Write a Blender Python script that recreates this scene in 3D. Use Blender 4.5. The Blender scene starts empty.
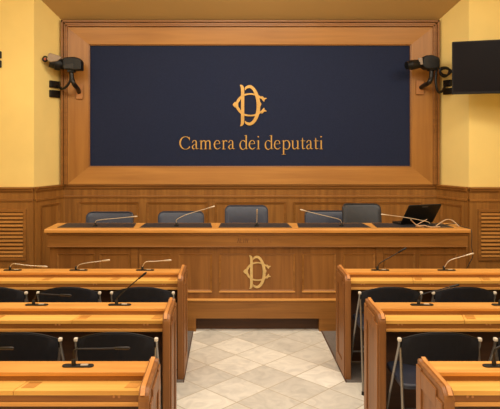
import bpy, bmesh, math, random
from mathutils import Vector, Matrix
random.seed(7)
SC = bpy.context.scene
COL = SC.collection
PI = math.pi

# ------------------------------------------------------------------ camera geometry
F, U0, V0, H = 590.0, 229.0, 140.0, 1.85
XC = 0.272                                     # centre line of the hall


def P(u, v, Y):
    """the point at depth Y that the photograph shows at u, v"""
    return Vector(((u - U0) * Y / F, Y, H - (v - V0) * Y / F))


def PX(u, Y): return (u - U0) * Y / F
def PZ(v, Y): return H - (v - V0) * Y / F


cam_d = bpy.data.cameras.new('camera')
cam = bpy.data.objects.new('camera', cam_d)
COL.objects.link(cam)
cam.location = (0, 0, H)
cam.rotation_euler = (PI / 2, 0, 0)
cam_d.sensor_width = 36.0
cam_d.lens = F / 500 * 36.0
cam_d.shift_x = (250 - U0) / 500
cam_d.shift_y = -(204.5 - V0) / 500
cam_d.clip_start = 0.05
SC.camera = cam
SC.view_settings.view_transform = 'Standard'
SC.view_settings.look = 'None'
SC.view_settings.exposure = 0.0

# ------------------------------------------------------------------ materials
MATS = {}


def srgb(r, g, b):
    f = lambda c: (c / 255 / 12.92) if c / 255 <= 0.04045 else ((c / 255 + 0.055) / 1.055) ** 2.4
    return (f(r), f(g), f(b), 1)


def newmat(name):
    m = bpy.data.materials.new(name)
    m.use_nodes = True
    nt = m.node_tree
    b = nt.nodes['Principled BSDF']
    MATS[name] = m
    return m, nt, b


def wood(name, dark, light, axis='x', rough=0.38, scale=1.0, spec=0.4, val=1.0):
    m, nt, b = newmat(name)
    N, L = nt.nodes, nt.links
    tc = N.new('ShaderNodeTexCoord')
    oi = N.new('ShaderNodeObjectInfo')
    off = N.new('ShaderNodeVectorMath'); off.operation = 'SCALE'
    comb = N.new('ShaderNodeCombineXYZ')
    for k in range(3): L.new(oi.outputs['Random'], comb.inputs[k])
    L.new(comb.outputs[0], off.inputs[0]); off.inputs['Scale'].default_value = 37.0
    add = N.new('ShaderNodeVectorMath'); add.operation = 'ADD'
    L.new(tc.outputs['Object'], add.inputs[0]); L.new(off.outputs[0], add.inputs[1])
    mp = N.new('ShaderNodeMapping')
    s = [22 * scale, 22 * scale, 22 * scale]
    s['xyz'.index(axis)] = 1.3 * scale
    mp.inputs['Scale'].default_value = s
    L.new(add.outputs[0], mp.inputs['Vector'])
    n1 = N.new('ShaderNodeTexNoise'); n1.inputs['Scale'].default_value = 1.0
    n1.inputs['Detail'].default_value = 6; n1.inputs['Distortion'].default_value = 0.6
    L.new(mp.outputs[0], n1.inputs['Vector'])
    n2 = N.new('ShaderNodeTexNoise'); n2.inputs['Scale'].default_value = 1.4
    n2.inputs['Detail'].default_value = 2
    L.new(add.outputs[0], n2.inputs['Vector'])
    mx = N.new('ShaderNodeMath'); mx.operation = 'MULTIPLY_ADD'
    L.new(n1.outputs['Fac'], mx.inputs[0]); mx.inputs[1].default_value = 0.75
    sc2 = N.new('ShaderNodeMath'); sc2.operation = 'MULTIPLY'; sc2.inputs[1].default_value = 0.25
    L.new(n2.outputs['Fac'], sc2.inputs[0]); L.new(sc2.outputs[0], mx.inputs[2])
    cr = N.new('ShaderNodeValToRGB')
    cr.color_ramp.elements[0].position = 0.32; cr.color_ramp.elements[0].color = srgb(*dark)
    cr.color_ramp.elements[1].position = 0.66; cr.color_ramp.elements[1].color = srgb(*light)
    L.new(mx.outputs[0], cr.inputs[0])
    hsv = N.new('ShaderNodeHueSaturation')
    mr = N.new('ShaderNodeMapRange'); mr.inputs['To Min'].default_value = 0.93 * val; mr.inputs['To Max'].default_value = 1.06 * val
    hsv.inputs['Hue'].default_value = 0.503; hsv.inputs['Saturation'].default_value = 1.0
    L.new(oi.outputs['Random'], mr.inputs['Value']); L.new(mr.outputs[0], hsv.inputs['Value'])
    L.new(cr.outputs[0], hsv.inputs['Color'])
    L.new(hsv.outputs[0], b.inputs['Base Color'])
    b.inputs['Roughness'].default_value = rough
    b.inputs['Specular IOR Level'].default_value = spec
    bp = N.new('ShaderNodeBump'); bp.inputs['Strength'].default_value = 0.05
    L.new(n1.outputs['Fac'], bp.inputs['Height']); L.new(bp.outputs[0], b.inputs['Normal'])
    return m


def plain(name, col, rough=0.5, metal=0.0, var=0.06, nscale=8.0, spec=0.5, bump=0.0, emit=0):
    m, nt, b = newmat(name)
    N, L = nt.nodes, nt.links
    tc = N.new('ShaderNodeTexCoord')
    n = N.new('ShaderNodeTexNoise'); n.inputs['Scale'].default_value = nscale; n.inputs['Detail'].default_value = 4
    L.new(tc.outputs['Object'], n.inputs['Vector'])
    c = srgb(*col)
    cr = N.new('ShaderNodeValToRGB')
    cr.color_ramp.elements[0].position = 0.3; cr.color_ramp.elements[1].position = 0.7
    cr.color_ramp.elements[0].color = tuple(x * (1 - var) for x in c[:3]) + (1,)
    cr.color_ramp.elements[1].color = tuple(min(1, x * (1 + var)) for x in c[:3]) + (1,)
    L.new(n.outputs['Fac'], cr.inputs[0]); L.new(cr.outputs[0], b.inputs['Base Color'])
    b.inputs['Roughness'].default_value = rough
    b.inputs['Metallic'].default_value = metal
    b.inputs['Specular IOR Level'].default_value = spec
    if bump:
        bp = N.new('ShaderNodeBump'); bp.inputs['Strength'].default_value = bump
        L.new(n.outputs['Fac'], bp.inputs['Height']); L.new(bp.outputs[0], b.inputs['Normal'])
    return m


W_TOP = wood('honey_wood_top', (194, 128, 58), (222, 158, 82), 'x', 0.42)
W_FLAP = wood('honey_wood_flap', (212, 152, 72), (238, 182, 96), 'x', 0.4)
W_GRIP = wood('grip_wood', (172, 112, 46), (204, 142, 68), 'x', 0.45)
W_APR = wood('apron_wood', (126, 76, 34), (158, 102, 50), 'x', 0.42)
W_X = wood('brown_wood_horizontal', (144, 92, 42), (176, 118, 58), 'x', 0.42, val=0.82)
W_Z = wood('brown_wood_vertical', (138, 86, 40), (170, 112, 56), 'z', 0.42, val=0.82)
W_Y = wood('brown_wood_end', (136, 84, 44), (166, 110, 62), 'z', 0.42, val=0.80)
W_CAP = wood('orange_wood_cap', (176, 110, 54), (206, 140, 76), 'y', 0.4)
W_WAIN = wood('panelling_wood_vertical', (142, 90, 40), (178, 120, 58), 'z', 0.45, 0.8, val=0.84)
W_WAINX = wood('panelling_wood_horizontal', (138, 86, 38), (172, 114, 54), 'x', 0.42, 0.8, val=0.86)
W_FRX = wood('frame_wood_horizontal', (164, 108, 50), (188, 130, 64), 'x', 0.4, 0.7, val=0.94)
W_FRZ = wood('frame_wood_vertical', (160, 104, 48), (184, 126, 62), 'z', 0.4, 0.7, val=0.94)
W_SLAT = wood('lit_slat_wood', (164, 108, 52), (196, 138, 74), 'x', 0.4)  # lighter copy of the brown wood: light on the slats put into the colour
W_MOULD = wood('moulding_wood', (124, 78, 36), (150, 98, 48), 'x', 0.4)
W_LIT = wood('lit_edge_wood', (196, 134, 66), (226, 164, 90), 'x', 0.35)  # paler wood: light caught by shelf edge, sills and bead is painted in
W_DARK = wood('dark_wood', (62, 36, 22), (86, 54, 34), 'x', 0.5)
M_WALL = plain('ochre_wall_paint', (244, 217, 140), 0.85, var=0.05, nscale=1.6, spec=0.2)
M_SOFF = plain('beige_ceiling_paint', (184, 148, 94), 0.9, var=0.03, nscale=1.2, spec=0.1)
M_BLUE = plain('navy_fabric', (35, 43, 70), 0.8, var=0.10, nscale=60, spec=0.15)
M_GOLD = plain('gold_metal', (206, 164, 92), 0.42, metal=0.4, var=0.1, nscale=30)
M_GOLDP = plain('pale_gold_inlay', (214, 182, 120), 0.4, metal=0.1, var=0.1, nscale=30)
M_CARVE = plain('worn_dark_carving', (116, 72, 34), 0.7, var=0.2, nscale=50)
M_CARVE2 = plain('faded_carving', (140, 90, 42), 0.7, var=0.2, nscale=50)
M_BLACK = plain('black_plastic', (17, 16, 17), 0.5, var=0.15, spec=0.35)
M_BLKM = plain('black_metal', (28, 25, 24), 0.4, metal=0.3, var=0.15)
M_BLKT = plain('black_chair_fabric', (20, 20, 26), 0.75, var=0.2, nscale=40, spec=0.25)
M_SEAT = plain('dark_vinyl_seat', (42, 46, 60), 0.45, var=0.1)
M_LEATH = plain('blue_grey_leather', (50, 57, 76), 0.36, var=0.1, nscale=20, bump=0.05)
M_LEATHD = plain('dark_grey_leather', (40, 43, 50), 0.42, var=0.1, nscale=20, bump=0.05)
M_INLAY = plain('black_leather_inlay', (44, 42, 46), 0.5, var=0.15, nscale=30)
M_CHROME = plain('chrome_tube', (146, 142, 138), 0.3, metal=0.85, var=0.04)
M_WHITEC = plain('white_plastic_cap', (216, 206, 190), 0.4, var=0.02)
M_SILV = plain('silver_gooseneck', (206, 190, 168), 0.35, metal=0.5, var=0.06)
M_TVS = plain('television_screen', (20, 17, 21), 0.5, var=0.08, nscale=3, spec=0.08)
M_TVB = plain('television_bezel', (20, 18, 20), 0.5, var=0.08, spec=0.2)
M_GREYP = plain('warm_grey_plastic', (150, 130, 112), 0.4, var=0.08)
M_PLATE = plain('tan_mounting_plate', (176, 118, 66), 0.5, var=0.05)
M_PINK = plain('red_lens_ring', (170, 60, 40), 0.4, var=0.05)
M_GLASS = plain('dark_lens_glass', (14, 14, 18), 0.08, var=0.05)
M_BTN = plain('grey_button', (176, 166, 150), 0.45)
M_CABLE = plain('pale_cable', (196, 164, 132), 0.5, var=0.06)
M_CABD = plain('dark_cable', (54, 40, 34), 0.5, var=0.06)
M_CARPET = plain('dark_carpet', (112, 104, 98), 0.95, var=0.15, nscale=90, spec=0.1, bump=0.2)


def marble():
    m, nt, b = newmat('marble_tiles')
    N, L = nt.nodes, nt.links
    tc = N.new('ShaderNodeTexCoord')
    mp = N.new('ShaderNodeMapping'); mp.vector_type = 'POINT'
    side = 0.46 / math.sqrt(2)
    # rotate by 45 degrees and scale so that one tile is one unit
    mp.inputs['Rotation'].default_value = (0, 0, PI / 4)
    mp.inputs['Scale'].default_value = (1, 1, 1)
    sub = N.new('ShaderNodeVectorMath'); sub.operation = 'SUBTRACT'
    sub.inputs[1].default_value = (0.515, 4.85, 0)
    L.new(tc.outputs['Object'], sub.inputs[0]); L.new(sub.outputs[0], mp.inputs['Vector'])
    sc = N.new('ShaderNodeVectorMath'); sc.operation = 'SCALE'; sc.inputs['Scale'].default_value = 1 / side
    L.new(mp.outputs[0], sc.inputs[0])
    ad = N.new('ShaderNodeVectorMath'); ad.operation = 'ADD'; ad.inputs[1].default_value = (20.5, 20.5, 0.5)
    L.new(sc.outputs[0], ad.inputs[0])
    fl = N.new('ShaderNodeVectorMath'); fl.operation = 'FLOOR'; L.new(ad.outputs[0], fl.inputs[0])
    fr = N.new('ShaderNodeVectorMath'); fr.operation = 'FRACTION'; L.new(ad.outputs[0], fr.inputs[0])
    wn = N.new('ShaderNodeTexWhiteNoise'); wn.noise_dimensions = '3D'; L.new(fl.outputs[0], wn.inputs['Vector'])
    cr = N.new('ShaderNodeValToRGB')
    e = cr.color_ramp.elements
    e[0].position = 0.0; e[0].color = srgb(204, 199, 188)
    e[1].position = 1.0; e[1].color = srgb(250, 247, 236)
    k = e.new(0.45); k.color = srgb(219, 214, 203)
    k = e.new(0.8); k.color = srgb(232, 227, 215)
    L.new(wn.outputs['Value'], cr.inputs[0])
    # veins that jump from tile to tile
    sh = N.new('ShaderNodeVectorMath'); sh.operation = 'MULTIPLY_ADD'
    L.new(wn.outputs['Color'], sh.inputs[0]); sh.inputs[1].default_value = (9, 9, 9); L.new(tc.outputs['Object'], sh.inputs[2])
    n = N.new('ShaderNodeTexNoise'); n.inputs['Scale'].default_value = 7; n.inputs['Detail'].default_value = 8
    n.inputs['Distortion'].default_value = 1.6; L.new(sh.outputs[0], n.inputs['Vector'])
    vr = N.new('ShaderNodeMapRange'); vr.inputs['From Min'].default_value = 0.3; vr.inputs['From Max'].default_value = 0.65
    vr.inputs['To Min'].default_value = 0.82; vr.inputs['To Max'].default_value = 1.04
    L.new(n.outputs['Fac'], vr.inputs['Value'])
    mul = N.new('ShaderNodeMixRGB'); mul.blend_type = 'MULTIPLY'; mul.inputs[0].default_value = 1
    L.new(cr.outputs[0], mul.inputs[1]); L.new(vr.outputs[0], mul.inputs[2])
    # joints
    sx = N.new('ShaderNodeSeparateXYZ'); L.new(fr.outputs[0], sx.inputs[0])
    ds = []
    for i in (0, 1):
        a = N.new('ShaderNodeMath'); a.operation = 'SUBTRACT'; L.new(sx.outputs[i], a.inputs[0]); a.inputs[1].default_value = 0.5
        c = N.new('ShaderNodeMath'); c.operation = 'ABSOLUTE'; L.new(a.outputs[0], c.inputs[0]); ds.append(c)
    mxm = N.new('ShaderNodeMath'); mxm.operation = 'MAXIMUM'; L.new(ds[0].outputs[0], mxm.inputs[0]); L.new(ds[1].outputs[0], mxm.inputs[1])
    gt = N.new('ShaderNodeMath'); gt.operation = 'GREATER_THAN'; L.new(mxm.outputs[0], gt.inputs[0]); gt.inputs[1].default_value = 0.488
    mg = N.new('ShaderNodeMixRGB'); L.new(gt.outputs[0], mg.inputs[0]); L.new(mul.outputs[0], mg.inputs[1])
    mg.inputs[2].default_value = srgb(184, 172, 150)
    L.new(mg.outputs[0], b.inputs['Base Color'])
    b.inputs['Roughness'].default_value = 0.42
    b.inputs['Specular IOR Level'].default_value = 0.3
    return m


M_MARBLE = marble()

# ------------------------------------------------------------------ mesh helpers
def NB(): return bmesh.new()


def box(bm, x0, x1, y0, y1, z0, z1, M=None):
    vs = [bm.verts.new(((M @ Vector(p)) if M else p)) for p in
          [(x0, y0, z0), (x1, y0, z0), (x1, y1, z0), (x0, y1, z0), (x0, y0, z1), (x1, y0, z1), (x1, y1, z1), (x0, y1, z1)]]
    for f in [(0, 3, 2, 1), (4, 5, 6, 7), (0, 1, 5, 4), (1, 2, 6, 5), (2, 3, 7, 6), (3, 0, 4, 7)]:
        bm.faces.new([vs[i] for i in f])
    return bm


def prism(bm, pts, vec):
    """extrude a planar polygon of 3-D points by vec"""
    vec = Vector(vec)
    a = [bm.verts.new(Vector(p)) for p in pts]
    c = [bm.verts.new(Vector(p) + vec) for p in pts]
    bm.faces.new(a); bm.faces.new(list(reversed(c)))
    n = len(a)
    for i in range(n):
        j = (i + 1) % n
        bm.faces.new((a[j], a[i], c[i], c[j]))
    return bm


def smooth_path(pts, n=6):
    pts = [Vector(p) for p in pts]
    if len(pts) < 3: return pts
    out = []
    ext = [pts[0] * 2 - pts[1]] + pts + [pts[-1] * 2 - pts[-2]]
    for i in range(1, len(ext) - 2):
        p0, p1, p2, p3 = ext[i - 1:i + 3]
        for k in range(n):
            t = k / n
            out.append(0.5 * ((2 * p1) + (p2 - p0) * t + (2 * p0 - 5 * p1 + 4 * p2 - p3) * t * t + (3 * p1 - p0 - 3 * p2 + p3) * t ** 3))
    out.append(pts[-1])
    return out


def tube(bm, pts, r, seg=8, smooth=0, closed=False):
    if smooth: pts = smooth_path(pts, smooth)
    pts = [Vector(p) for p in pts]
    n = len(pts)
    rs = r if isinstance(r, (list, tuple)) else None
    rings = []
    prev = None
    for i, p in enumerate(pts):
        if closed: d = pts[(i + 1) % n] - pts[i - 1]
        else: d = pts[min(i + 1, n - 1)] - pts[max(i - 1, 0)]
        d.normalize()
        if prev is None:
            up = Vector((0, 0, 1)) if abs(d.z) < 0.9 else Vector((1, 0, 0))
            a = d.cross(up).normalized()
        else:
            a = (prev - d * prev.dot(d)).normalized()
        prev = a
        b2 = d.cross(a)
        rad = (rs[0] + (rs[-1] - rs[0]) * i / max(1, n - 1)) if rs else r
        rings.append([bm.verts.new(p + (a * math.cos(2 * PI * k / seg) + b2 * math.sin(2 * PI * k / seg)) * rad) for k in range(seg)])
    for i in range(n if closed else n - 1):
        A, B = rings[i], rings[(i + 1) % n]
        for k in range(seg):
            j = (k + 1) % seg
            bm.faces.new((A[k], A[j], B[j], B[k]))
    if not closed:
        bm.faces.new(list(reversed(rings[0]))); bm.faces.new(rings[-1])
    return bm


def lathe(bm, prof, origin, axis, seg=16):
    """prof: list of (distance along axis, radius)"""
    axis = Vector(axis).normalized(); o = Vector(origin)
    up = Vector((0, 0, 1)) if abs(axis.z) < 0.9 else Vector((1, 0, 0))
    a = axis.cross(up).normalized(); b2 = axis.cross(a)
    rings = [[bm.verts.new(o + axis * d + (a * math.cos(2 * PI * k / seg) + b2 * math.sin(2 * PI * k / seg)) * r) for k in range(seg)] for d, r in prof]
    for A, B in zip(rings, rings[1:]):
        for k in range(seg):
            j = (k + 1) % seg
            bm.faces.new((A[k], A[j], B[j], B[k]))
    bm.faces.new(list(reversed(rings[0]))); bm.faces.new(rings[-1])
    return bm


def rrect(x0, x1, y0, y1, r, n=5):
    pts = []
    for cx, cy, a0 in [(x1 - r, y1 - r, 0), (x0 + r, y1 - r, PI / 2), (x0 + r, y0 + r, PI), (x1 - r, y0 + r, 1.5 * PI)]:
        for k in range(n + 1):
            a = a0 + PI / 2 * k / n
            pts.append((cx + r * math.cos(a), cy + r * math.sin(a)))
    return pts


def world_loc(o):
    l = Vector((0, 0, 0))
    while o is not None:
        l += Vector(o.location); o = o.parent
    return l


def obj(name, bm, mat, parent=None, local=False, bevel=0.0, smooth=False, label=None, subsurf=0):
    if parent is not None and not local:
        bmesh.ops.translate(bm, verts=bm.verts, vec=-world_loc(parent))
    bmesh.ops.recalc_face_normals(bm, faces=bm.faces)
    me = bpy.data.meshes.new(name)
    bm.to_mesh(me); bm.free()
    me.materials.append(mat)
    if smooth:
        for p in me.polygons: p.use_smooth = True
        me.set_sharp_from_angle(angle=math.radians(40))
    o = bpy.data.objects.new(name, me)
    COL.objects.link(o)
    if parent is not None: o.parent = parent
    if bevel:
        md = o.modifiers.new('bevel', 'BEVEL'); md.width = bevel; md.segments = 2; md.limit_method = 'ANGLE'
    if subsurf:
        md = o.modifiers.new('sub', 'SUBSURF'); md.levels = subsurf; md.render_levels = subsurf
    if label: o['label'] = label
    return o


def thing(name, label, cat, loc=(0, 0, 0), rotz=0.0, group=None):
    o = bpy.data.objects.new(name, None)
    COL.objects.link(o)
    o.empty_display_size = 0.1
    o.location = loc; o.rotation_euler = (0, 0, rotz)
    o['label'] = label; o['category'] = cat
    if group: o['group'] = group
    return o


def struct(o):
    o['kind'] = 'structure'
    return o


def dup(root, loc, label, group=None, rotz=None):
    r = root.copy(); COL.objects.link(r); r.location = loc
    if rotz is not None: r.rotation_euler = (0, 0, rotz)
    r['label'] = label
    if group: r['group'] = group
    for ch in list(root.children):
        c = ch.copy(); COL.objects.link(c); c.parent = r
        for g in list(ch.children):
            d = g.copy(); COL.objects.link(d); d.parent = c
    return r


def frame_strips(bm, x0, x1, z0, z1, y, w=0.022, d=0.012, M=None):
    """a mitred bead running round a panel field; front of the wall is towards -y"""
    def q(a, b, c, e):
        pts = []
        for (x, z) in (a, b, c, e): pts.append((x, z))
        ys = [y - d, y - d, y, y]
        # outer edge proud, inner edge sunk
        V = []
        for (x, z), yy in zip(pts, (y - d, y - d, y - d * 0.15, y - d * 0.15)):
            p = Vector((x, yy, z)); V.append(bm.verts.new(M @ p if M else p))
        B = []
        for (x, z) in pts:
            p = Vector((x, y + 0.002, z)); B.append(bm.verts.new(M @ p if M else p))
        bm.faces.new(V)
        bm.faces.new(list(reversed(B)))
        for i in range(4):
            j = (i + 1) % 4
            bm.faces.new((V[j], V[i], B[i], B[j]))
    q((x0, z0), (x1, z0), (x1 - w, z0 + w), (x0 + w, z0 + w))
    q((x1, z0), (x1, z1), (x1 - w, z1 - w), (x1 - w, z0 + w))
    q((x1, z1), (x0, z1), (x0 + w, z1 - w), (x1 - w, z1 - w))
    q((x0, z1), (x0, z0), (x0 + w, z0 + w), (x0 + w, z1 - w))


# ------------------------------------------------------------------ the room
YB = 7.64                     # back wall of the recess
YF = 7.16                     # wall on both sides of it
XBL, XBR = -2.15, 2.694       # recess back corners
XFL, XFR = -2.366, 2.91       # splay front corners
XWL, XWR = -3.4, 3.94         # side walls
ZC = 3.76
YR = -1.6

struct(obj('floor', box(NB(), XWL, XWR, YR, YB + .1, -0.1, 0.0), M_MARBLE))
for nm, x0, x1 in (('floor_left', XWL, -0.349), ('floor_right', 0.899, XWR)):
    struct(obj(nm, box(NB(), x0, x1, 4.50, YF, 0.0, 0.005), M_CARPET))
struct(obj('trim_1', box(NB(), 0.890, 0.899, 4.50, 5.70, 0.0, 0.008), W_DARK))
struct(obj('trim_2', box(NB(), -0.349, -0.343, 4.50, 5.70, 0.0, 0.008), W_DARK))

# walls (upper, painted)
struct(obj('wall_back', box(NB(), XBL, XBR, YB, YB + 0.1, 0, ZC + .1), M_WALL))


def poly_wall(name, pts, mat, z0=0, z1=ZC + 0.1):
    bm = NB(); prism(bm, [(x, y, z0) for x, y in pts], (0, 0, z1 - z0))
    return struct(obj(name, bm, mat))


poly_wall('wall_back_left', [(XWL - .1, YF), (XFL, YF), (XBL, YB), (XBL, YB + .1), (XWL - .1, YB + .1)], M_WALL)
poly_wall('wall_back_right', [(XFR, YF), (XWR + .1, YF), (XWR + .1, YB + .1), (XBR, YB + .1), (XBR, YB)], M_WALL)
struct(obj('wall_left', box(NB(), XWL - .1, XWL, YR, YF, 0, ZC + .1), M_WALL))
struct(obj('wall_right', box(NB(), XWR, XWR + .1, YR, YF, 0, ZC + .1), M_WALL))
struct(obj('wall_front', box(NB(), XWL - .1, XWR + .1, YR - .1, YR, 0, ZC + .1), M_WALL))
struct(obj('ceiling', box(NB(), XWL - .1, XWR + .1, YR - .1, 6.92, ZC, ZC + .1), M_SOFF))
# sloping soffit of the recess
zs = PZ(21.5, YB)
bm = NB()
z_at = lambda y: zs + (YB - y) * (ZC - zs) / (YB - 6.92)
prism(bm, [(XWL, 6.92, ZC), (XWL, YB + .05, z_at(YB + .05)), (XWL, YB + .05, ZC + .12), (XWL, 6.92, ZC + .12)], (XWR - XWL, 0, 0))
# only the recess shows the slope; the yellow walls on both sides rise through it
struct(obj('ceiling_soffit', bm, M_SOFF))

# ---- wainscot
ZRAIL = PZ(184, YB)            # top of cap rail


def wainscot(name, p0, p1, panels, cap=True, lo=0.0):
    """panelled dado along p0->p1 (room on the right of travel is -y local)"""
    p0 = Vector((p0[0], p0[1], 0)); p1 = Vector((p1[0], p1[1], 0))
    d = p1 - p0; Lh = d.length; ang = math.atan2(d.y, d.x)
    M = Matrix.Translation(p0) @ Matrix.Rotation(ang, 4, 'Z')
    bm = NB(); box(bm, 0, Lh, -0.02, 0, 0, ZRAIL - 0.02, M)
    base = struct(obj(name, bm, W_WAIN))
    bm = NB()
    zt, zb = PZ(202, YB), 0.16
    for a, b in panels: frame_strips(bm, a, b, zb, zt, -0.02, 0.03, 0.014, M)
    if panels: obj('panel_moulding', bm, W_WAINX, base)
    else: bm.free()
    bm = NB()
    e = 0.02
    for z0, z1, dp in ((ZRAIL - 0.022, ZRAIL, 0.062), (ZRAIL - 0.05, ZRAIL - 0.022, 0.044), (ZRAIL - 0.066, ZRAIL - 0.05, 0.03),
                       (PZ(197.5, YB), PZ(195.3, YB), 0.034)):
        prism(bm, [M @ Vector(q) for q in ((0, 0, z0), (Lh, 0, z0), (Lh, -dp, z0), (0, -dp, z0))], (0, 0, z1 - z0))
    obj('cap_rail', bm, W_WAINX, base, bevel=0.004)
    bm = NB()
    prism(bm, [M @ Vector(q) for q in ((0, 0, 0), (Lh, 0, 0), (Lh, -0.032, 0), (0, -0.032, 0))], (0, 0, 0.12))
    obj('skirting', bm, W_WAINX, base)
    return base


edges = [PX(u, YB) - XBL for u in (63.5, 76)]
pan = []
for a, b in ((79, 139), (147, 208), (215, 286), (293, 354), (361, 421)):
    pan.append((PX(a, YB) - XBL, PX(b, YB) - XBL))
wainscot('trim_3', (XBL, YB), (XBR, YB), pan)
SL = math.hypot(XBL - XFL, YB - YF)
wainscot('trim_4', (XFL, YF), (XBL, YB), [(0.09, SL - 0.09)])
wainscot('trim_5', (XBR, YB), (XFR, YF), [(0.09, SL - 0.09)])
wainscot('trim_6', (XWL, YF), (XFL, YF), [])
wainscot('trim_7', (XFR, YF), (XWR, YF), [])

# ---- louvred grilles let into the wainscot
def grille(name, x0, x1, label):
    yw = YF - 0.02
    t = thing(name, label, 'grille', ((x0 + x1) / 2, yw, 0.4), 0, 'louvred wall grilles')
    z0, z1 = PZ(260, YF), PZ(209, YF)
    fw = 0.035
    bm = NB()
    for b in ((x0, x1, z1 - fw, z1), (x0, x1, z0, z0 + fw), (x0, x0 + fw, z0 + fw, z1 - fw), (x1 - fw, x1, z0 + fw, z1 - fw)):
        box(bm, b[0], b[1], yw - 0.022, yw, b[2], b[3])
    obj('grille_frame', bm, W_WAINX, t, bevel=0.003)
    obj('backing', box(NB(), x0 + fw, x1 - fw, yw - 0.003, yw, z0 + fw, z1 - fw), W_DARK, t)
    n = 12
    for k in range(n):
        zc = z0 + fw + (z1 - z0 - 2 * fw) * (k + 0.5) / n
        bm = NB()
        prism(bm, [(x0 + fw, yw - 0.003, zc + 0.015), (x0 + fw, yw - 0.003, zc + 0.006), (x0 + fw, yw - 0.024, zc - 0.017), (x0 + fw, yw - 0.028, zc - 0.008)],
              (x1 - x0 - 2 * fw, 0, 0))
        obj('slat', bm, W_SLAT, t)


grille('louvred_grille', PX(27, YF) - 0.62, PX(27, YF), 'wooden louvred grille in the panelling left of the head table')
grille('louvred_grille', PX(477, YF), PX(477, YF) + 0.62, 'wooden louvred grille in the panelling right of the head table')

# ------------------------------------------------------------------ navy board in a wooden frame
bx0, bx1 = PX(90, 7.60), PX(410, 7.60)
bz1, bz0 = PZ(45.5, 7.60), PZ(166, 7.60)
ox0, ox1 = XBL + 0.075, XBR - 0.075
oz1, oz0 = PZ(27.5, 7.58), ZRAIL
t = thing('backdrop_board', 'large navy blue board in a wide wooden frame on the back wall', 'board', (XC, YB, ZRAIL))
obj('board', box(NB(), bx0 - .01, bx1 + .01, 7.612, YB, bz0 - .01, bz1 + .01), M_BLUE, t)


def mitre(bm, a, b, c, d):     # outer a-b, inner c-d; slightly bevelled towards the board
    yo, yi, yb = 7.565, 7.588, YB
    V = [bm.verts.new((p[0], y, p[1])) for p, y in ((a, yo), (b, yo), (c, yi), (d, yi))]
    W = [bm.verts.new((p[0], yb, p[1])) for p in (a, b, c, d)]
    bm.faces.new(V); bm.faces.new(list(reversed(W)))
    for i in range(4):
        j = (i + 1) % 4; bm.faces.new((V[j], V[i], W[i], W[j]))
    return bm


O = [(ox0, oz0), (ox1, oz0), (ox1, oz1), (ox0, oz1)]
I = [(bx0, bz0), (bx1, bz0), (bx1, bz1), (bx0, bz1)]
obj('frame_rail', mitre(NB(), O[0], O[1], I[1], I[0]), W_FRX, t)
obj('frame_stile', mitre(NB(), O[1], O[2], I[2], I[1]), W_FRZ, t)
obj('frame_rail', mitre(NB(), O[2], O[3], I[3], I[2]), W_FRX, t)
obj('frame_stile', mitre(NB(), O[3], O[0], I[0], I[3]), W_FRZ, t)
bm = NB()       # outer stepped moulding: two sides and the top
for (dx, dy) in ((0.0, 0.10), (0.030, 0.085), (0.055, 0.095)):
    w = 0.026
    y0 = YB - dy
    box(bm, XBL + dx, XBL + dx + w, y0, YB, oz0, zs - dx)
    box(bm, XBR - dx - w, XBR - dx, y0, YB, oz0, zs - dx)
    box(bm, XBL + dx, XBR - dx, y0, YB, zs - dx - w, zs - dx - 0.001)
obj('outer_moulding', bm, W_MOULD, t, bevel=0.004)
bm = NB()       # thin inner bead round the board
frame_strips(bm, bx0 - 0.014, bx1 + 0.014, bz0 - 0.014, bz1 + 0.014, 7.59, 0.014, 0.008)
obj('inner_bead', bm, W_MOULD, t)

# ------------------------------------------------------------------ strokes: lettering and monogram
def ribbon(bm, pts, origin, s, y, depth, n=6, order=0):
    """pts (x, z, width) -> smooth ribbon of varying width, extruded towards -y"""
    P3 = smooth_path([Vector(p) for p in pts], n) if len(pts) > 2 else [Vector(p) for p in pts]
    Lp, Rp = [], []
    m = len(P3)
    for i, p in enumerate(P3):
        d = P3[min(i + 1, m - 1)] - P3[max(i - 1, 0)]
        d = Vector((d.x, d.y)); d.normalize()
        nrm = Vector((-d.y, d.x)) * max(p.z, 0.01) * 0.5
        Lp.append((p.x + nrm.x, p.y + nrm.y)); Rp.append((p.x - nrm.x, p.y - nrm.y))
    dd = depth + order * 0.0007
    A = lambda q, yy: bm.verts.new((origin[0] + q[0] * s, yy, origin[1] + q[1] * s))
    lf = [A(q, y - dd) for q in Lp]; rf = [A(q, y - dd) for q in Rp]
    lb = [A(q, y) for q in Lp]; rb = [A(q, y) for q in Rp]
    for i in range(m - 1):
        bm.faces.new((lf[i], rf[i], rf[i + 1], lf[i + 1]))
        bm.faces.new((lb[i], lb[i + 1], rb[i + 1], rb[i]))
        bm.faces.new((lf[i], lf[i + 1], lb[i + 1], lb[i]))
        bm.faces.new((rf[i + 1], rf[i], rb[i], rb[i + 1]))
    bm.faces.new((lf[0], lb[0], rb[0], rf[0])); bm.faces.new((lf[-1], rf[-1], rb[-1], lb[-1]))


def arc(cx, cy, rx, ry, a0, a1, wf, n=14):
    out = []
    for k in range(n + 1):
        a = math.radians(a0 + (a1 - a0) * k / n)
        out.append((cx + rx * math.cos(a), cy + ry * math.sin(a), wf(a)))
    return out


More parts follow.
